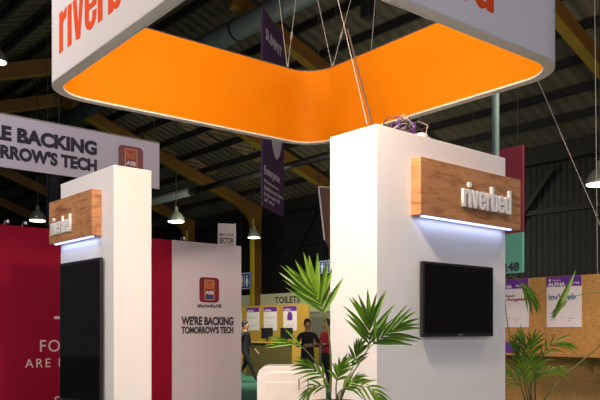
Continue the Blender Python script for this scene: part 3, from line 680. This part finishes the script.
# ================================================================ cabinet between the towers
Yc = 7.4; x0, x1 = (257 - 300) / F * Yc, (326 - 300) / F * Yc; zc = EYE - 37 * Yc / F - 0.04
Wc = x1 - x0
t = thing('white_cabinet', 'white cabinet with rounded top corners and two slim handles', 'cabinet', ((x0 + x1) / 2, Yc, 0.04), 0)
def topround(wd, h, ch, z0=0):
    L = [(-wd/2, z0), (wd/2, z0)]
    for s in (1, -1):
        pts = [(s * wd/2, h - ch), (s * (wd/2 - ch * 0.18), h - ch * 0.42), (s * (wd/2 - ch * 0.55), h - ch * 0.1), (s * (wd/2 - ch), h)]
        L += pts if s == 1 else pts[::-1]
    return L
MB().slab(topround(Wc, zc, 0.11), (0, 0, 0), (1, 0, 0), (0, 0, 1), (0, -1, 0), -0.42).build('body', M['cabinet'], t, bevel=0.006)
MB().slab(topround(Wc - 0.1, zc - 0.055, 0.10, 0.06), (0, -0.0, 0), (1, 0, 0), (0, 0, 1), (0, -1, 0), 0.022).build('front_frame', M['cabinet'], t, bevel=0.010)
for s, (xa, xb) in enumerate(((-Wc/2 + 0.10, 0.115), (0.125, Wc/2 - 0.10))):
    d = MB().box(xa, xb, -0.036, -0.022, 0.12, zc - 0.16).build('door', M['cabinet'], t, bevel=0.003)
    hx = (299 - 291.5) / F * Yc if s == 0 else (308 - 291.5) / F * Yc
    if s == 1: hx = max(hx, xa + 0.03)
    MB().tube([(hx, -0.036, zc - 0.235), (hx, -0.06, zc - 0.235), (hx, -0.06, zc - 0.13 - 0.02 * 0), (hx, -0.036, zc - 0.13)][0:4], 0.007, 8).build('handle', M['handle'], d)

# ================================================================ palms
def leaflet(mb, o, d, ln, wd, droop, side):
    d = d.normalized(); sd = d.cross(side).normalized(); n = 7; b = len(mb.v)
    for i in range(n + 1):
        u = i / n; p = o + d * ln * u + Vector((0, 0, -droop * ln * u * u))
        w_ = wd * (0.35 + 0.65 * min(1, u * 4)) * (1 - max(0, (u - 0.45) / 0.55) ** 1.3) + 0.0006
        up = sd.cross(d).normalized() * w_ * 0.35
        mb.v += [tuple(p - sd * w_ / 2 + up), tuple(p), tuple(p + sd * w_ / 2 + up)]
    for i in range(n):
        k = b + i * 3; mb.f += [(k, k+1, k+4, k+3), (k+1, k+2, k+5, k+4)]
def spline(pts, n):
    out = []; m = len(pts) - 1
    for i in range(n + 1):
        u = i / n * m; k = min(int(u), m - 1); f = u - k
        a, b, c, d = pts[max(k-1, 0)], pts[k], pts[k+1], pts[min(k+2, m)]
        out.append(0.5 * ((2*b) + (c-a)*f + (2*a-5*b+4*c-d)*f*f + (3*b-a-3*c+d)*f**3))
    return out
def frond(root, base, pix, Y, n, ln, wd, a0, a1, droop=0.25, start=0.5, rad=0.008, dy=0.0, oneside=0):
    # pix: picture-plane outline of the stem at distance Y; real stem with pinnate leaflets
    pts = [Vector(base)] + [P(x, y, Y + dy * i / len(pix)) - root.location for i, (x, y) in enumerate(pix)]
    c = spline(pts, 24); st = MB().tube(c, [rad * (1 - 0.75 * i / 24) for i in range(25)], 6).build('frond_stem', M['stem'], root, True)
    mb = MB(); viewn = Vector((random.uniform(-.25, .25), -1, random.uniform(-.2, .35))).normalized()
    for i in range(n):
        u = start + (1 - start) * (i + 0.5) / n; k = u * 24; j = min(int(k), 23); o = c[j].lerp(c[j + 1], k - j)
        tdir = (c[j + 1] - c[j]).normalized(); f = (u - start) / (1 - start)
        ang = math.radians(a0 + (a1 - a0) * f); lat = tdir.cross(viewn).normalized()
        for s in (-1, 1):
            if oneside and s != oneside: continue
            jit = random.uniform(-.12, .12)
            dd = tdir * math.cos(ang + jit) + lat * s * math.sin(ang + jit) + Vector((0, random.uniform(-.28, .28), 0))
            leaflet(mb, o, dd, ln * (0.75 + 0.35 * math.sin(math.pi * (0.15 + 0.75 * f))) * random.uniform(.88, 1.08), wd * random.uniform(.8, 1.15), droop * random.uniform(.6, 1.4), viewn)
    leaflet(mb, c[-1], c[-1] - c[-2], ln * 0.85, wd, droop, viewn)
    mb.build('leaflets', M['leaf'], st, False)
def planter(t, h, R):
    MB().lathe([(R * 0.7, 0), (R * 0.74, 0.02), (R, h - 0.02), (R, h), (R * 0.9, h), (R * 0.88, h - 0.05)], 28).build('planter', M['planter'], t, True)
    MB().lathe([(0.01, h - 0.048), (R * 0.88, h - 0.046), (R * 0.88, h - 0.05)], 20).build('soil', M['soil'], t)
Yp = 4.85
p = P(334, 400, Yp); t = thing('potted_palm', 'tall potted palm with long fanned leaflets in front of the right tower', 'plant', (p.x, p.y, 0.04))
planter(t, 1.08, 0.17)
B = lambda x, y=0: (x, y, 1.04)
frond(t, B(-0.03), [(331, 372), (329, 336), (322, 308), (314, 292)], Yp, 6, 0.31, 0.038, 46, 14, 0.06, 0.68, 0.010)
frond(t, B(0.03, 0.02), [(346, 384), (360, 362), (369, 345), (369, 322)], Yp - 0.05, 6, 0.29, 0.030, 42, 14, 0.12, 0.74, 0.008)
frond(t, B(0.03, 0.0), [(347, 385), (362, 358), (374, 343), (393, 330)], Yp - 0.1, 6, 0.25, 0.026, 40, 10, 0.18, 0.72, 0.007)
frond(t, B(-0.02, -0.03), [(327, 388), (318, 366), (302, 347), (288, 343)], Yp - 0.15, 3, 0.17, 0.016, 16, 6, 0.12, 0.72, 0.006)
frond(t, B(-0.02, 0.03), [(329, 386), (320, 374), (308, 366)], Yp, 5, 0.15, 0.020, 40, 12, 0.3, 0.5, 0.007)
frond(t, B(0.02, 0.0), [(336, 388), (338, 376), (343, 366)], Yp, 6, 0.14, 0.020, 45, 15, 0.3, 0.5, 0.007)
frond(t, B(0.0, 0.04), [(345, 385), (354, 364), (358, 350)], Yp + 0.1, 5, 0.14, 0.022, 40, 15, 0.2, 0.6, 0.006)
frond(t, B(0.03, -0.03), [(338, 394), (347, 386), (356, 380)], Yp - 0.1, 6, 0.12, 0.018, 45, 15, 0.3, 0.5, 0.006)
frond(t, B(0.0, -0.03), [(338, 394), (352, 386), (370, 388), (380, 398)], Yp - 0.15, 7, 0.13, 0.016, 45, 20, 0.5, 0.4, 0.005)
frond(t, B(-0.03, -0.04), [(330, 394), (324, 386), (314, 386), (308, 392)], Yp - 0.1, 5, 0.10, 0.014, 45, 20, 0.5, 0.4, 0.005)
Yq = 7.3
p = P(533, 400, Yq); t = thing('potted_palm', 'bushy green potted palm in front of the right chipboard wall', 'plant', (p.x, p.y, 0.04))
planter(t, 0.78, 0.2)
B = lambda x, y=0: (x, y, 0.74)
for bx, pix, n, ln, wd, a0, a1, dr in (
    (-0.03, [(525, 385), (521, 362), (516, 346)], 7, 0.22, 0.022, 38, 12, 0.3),
    (-0.01, [(527, 380), (526, 355), (522, 340)], 8, 0.23, 0.022, 40, 12, 0.3),
    (0.01, [(530, 378), (531, 356), (533, 342)], 8, 0.24, 0.022, 40, 12, 0.3),
    (0.03, [(535, 380), (541, 358), (552, 344), (564, 344)], 7, 0.20, 0.020, 38, 12, 0.4),
    (0.04, [(536, 385), (546, 372), (558, 368)], 6, 0.16, 0.018, 38, 18, 0.5),
    (-0.04, [(522, 390), (513, 378), (508, 372)], 6, 0.16, 0.018, 40, 20, 0.4),
    (0.0, [(528, 388), (525, 374), (521, 366)], 7, 0.18, 0.018, 40, 20, 0.3),
    (0.01, [(531, 388), (534, 374), (537, 366)], 7, 0.18, 0.018, 40, 20, 0.3)):
    frond(t, B(bx, random.uniform(-.05, .05)), pix, Yq + random.uniform(-.15, .15), n, ln, wd, a0, a1, dr, 0.4, 0.008)
frond(t, B(-0.04, 0.05), [(512, 350), (505, 300), (508, 277), (518, 280), (528, 292)], Yq, 6, 0.20, 0.030, 25, 8, 0.5, 0.84, 0.006)
frond(t, B(0.05, 0.05), [(562, 378), (604, 340), (618, 300), (600, 292), (576, 296), (564, 303)], Yq, 3, 0.16, 0.026, 12, 5, 0.35, 0.93, 0.010)
o = MB(); leaflet(o, P(553, 318, Yq) - t.location, P(576, 270, Yq) - P(553, 318, Yq), 0.53, 0.065, 0.0, Vector((0, -1, 0.1)))
o.build('leaflets', M['leaf'], t)

# ================================================================ people
def person(loc, rz, pose, top, trousers, label, sleeves=True, scale=1.0):
    t = thing('person', label, 'person', loc, rz); t.scale = (scale,) * 3
    V, E, R = [], [], []
    def add(p, r, par=None):
        V.append(p); R.append(r)
        if par is not None: E.append((par, len(V) - 1))
        return len(V) - 1
    pel = add((0, 0, 0.97), (0.165, 0.12)); wa = add((0, 0, 1.12), (0.15, 0.105), pel); ch = add((0, 0.0, 1.30), (0.175, 0.12), wa)
    sh = add((0, 0, 1.44), (0.12, 0.085), ch); nk = add((0, 0.0, 1.52), (0.058, 0.06), sh); hd0 = add((0, -0.01, 1.59), (0.068, 0.080), nk)
    hd1 = add((0, -0.015, 1.67), (0.078, 0.098), hd0); add((0, -0.005, 1.74), (0.062, 0.078), hd1)
    for s in (-1, 1):
        hp = add((s * 0.09, 0, 0.90), (0.10, 0.10), pel); kn = add(pose['knee'][s], (0.062, 0.065), hp); an = add(pose['ankle'][s], (0.042, 0.045), kn)
        a = pose['ankle'][s]; add((a[0], a[1] - 0.13, a[2] - 0.045), (0.042, 0.028), an)
        so = add((s * 0.19, 0, 1.42), (0.062, 0.062), sh); el = add(pose['elbow'][s], (0.045, 0.045), so); wr = add(pose['wrist'][s], (0.028, 0.026), el)
        wv, ev = Vector(pose['wrist'][s]), Vector(pose['elbow'][s]); d = (wv - ev).normalized(); pm = wv + d * 0.06
        pa = add(tuple(pm), (0.034, 0.020), wr); lat = d.cross(Vector((0, 1, 0.2))).normalized()
        for k, (off, ln) in enumerate(((-0.03, 0.065), (-0.01, 0.08), (0.01, 0.075), (0.03, 0.06))):
            b = add(tuple(pm + d * 0.03 + lat * off), (0.009, 0.009), pa); add(tuple(pm + d * (0.03 + ln) + lat * off * 1.1 + Vector((0, -0.02, 0))), (0.007, 0.007), b)
        b = add(tuple(wv + d * 0.04 + lat * 0.035), (0.010, 0.010), pa); add(tuple(wv + d * 0.075 + lat * 0.06), (0.008, 0.008), b)
    me = bpy.data.meshes.new('body'); me.from_pydata(V, E, []); o = bpy.data.objects.new('body', me); C.objects.link(o)
    sk = o.modifiers.new('skin', 'SKIN'); o.modifiers.new('sub', 'SUBSURF').levels = 2
    me.update()
    for i, dta in enumerate(me.skin_vertices[0].data): dta.radius = R[i]; dta.use_root = (i == 0)
    sk.use_smooth_shade = True
    dg = bpy.context.evaluated_depsgraph_get(); dg.update()
    nm = bpy.data.meshes.new_from_object(o.evaluated_get(dg)); bpy.data.objects.remove(o)
    nm.materials.clear()
    for m in (M['skin'], top, trousers, M['shoe']): nm.materials.append(m)
    for p in nm.polygons:
        c = p.center; k = 0
        dw = min((c - Vector(pose['wrist'][s])).length for s in (-1, 1)); de = min((c - Vector(pose['elbow'][s])).length for s in (-1, 1))
        armish = abs(c.x) > 0.18 or (c.y < -0.14 and c.z > 0.8)
        if c.z > 1.50: k = 0
        elif c.z > 0.95 or (armish and c.z > 0.7):
            k = 1
            if armish:
                if sleeves: k = 0 if (dw < 0.05 or dw < 0.17 and de > 0.27) else 1
                elif dw < de or de < 0.06: k = 0
        elif c.z > 0.09: k = 2
        else: k = 3
        p.material_index = k; p.use_smooth = True
    b = bpy.data.objects.new('body', nm); C.objects.link(b); b.parent = t
    hr = MB().lathe([(0.03, 0.125), (0.065, 0.105), (0.088, 0.06), (0.093, 0.0), (0.085, -0.05), (0.06, -0.08)][::-1], 16, (0, 0.022, 1.70)).build('hair', M['hair'], t, True); hr.scale = (0.95, 1.02, 1)
    for s in (-1, 1):
        MB().lathe([(0.001, -0.008), (0.011, 0), (0.001, 0.008)], 8, (s * 0.03, -0.105, 1.655)).build('eye', M['hair'], t)
        MB().lathe([(0.004, -0.03), (0.014, 0), (0.004, 0.03)], 8, (s * 0.085, 0.0, 1.65)).build('ear', M['skin'], t, True)
    MB().tube([(0, -0.105, 1.665), (0, -0.128, 1.635), (0, -0.105, 1.625)], 0.012, 6).build('nose', M['skin'], t, True)
    MB().tube([(-0.024, -0.100, 1.60), (0, -0.108, 1.598), (0.024, -0.100, 1.60)], 0.005, 5).build('mouth', M['red_cloth'], t, True)
STW = 1
stand = {'knee': {-1: (-0.10, -0.01, 0.50), 1: (0.10, -0.01, 0.50)}, 'ankle': {-1: (-0.11, 0.02, 0.09), 1: (0.11, 0.02, 0.09)},
         'elbow': {-1: (-0.29, -0.03, 1.16), 1: (0.29, -0.03, 1.16)}, 'wrist': {-1: (0.06, -0.21, 1.20), 1: (-0.06, -0.25, 1.16)}}
walk = {'knee': {-1: (-0.09, -0.20, 0.52), 1: (0.09, 0.05, 0.50)}, 'ankle': {-1: (-0.09, -0.38, 0.10), 1: (0.09, 0.38, 0.14)},
        'elbow': {-1: (-0.27, 0.10, 1.15), 1: (0.27, -0.02, 1.15)}, 'wrist': {-1: (-0.28, 0.02, 0.90), 1: (0.27, -0.2, 0.95)}}
p = P(307.5, 400, 18); person((p.x, p.y, 0), math.radians(15), stand, M['black_cloth'], M['black_cloth'], 'person in black short-sleeved shirt standing beside the far desk', False, 1.02)
p = P(326.5, 400, 19.4); person((p.x, p.y, 0), math.radians(-60), stand, M['red_cloth'], M['black_cloth'], 'person in red shirt half hidden by the right tower', False, 1.03)
p = P(245.5, 400, 21.8); person((p.x, p.y, 0), math.radians(70), walk, M['navy_cloth'], M['navy_cloth'], 'person in dark suit walking past the far desk', True, 1.02)
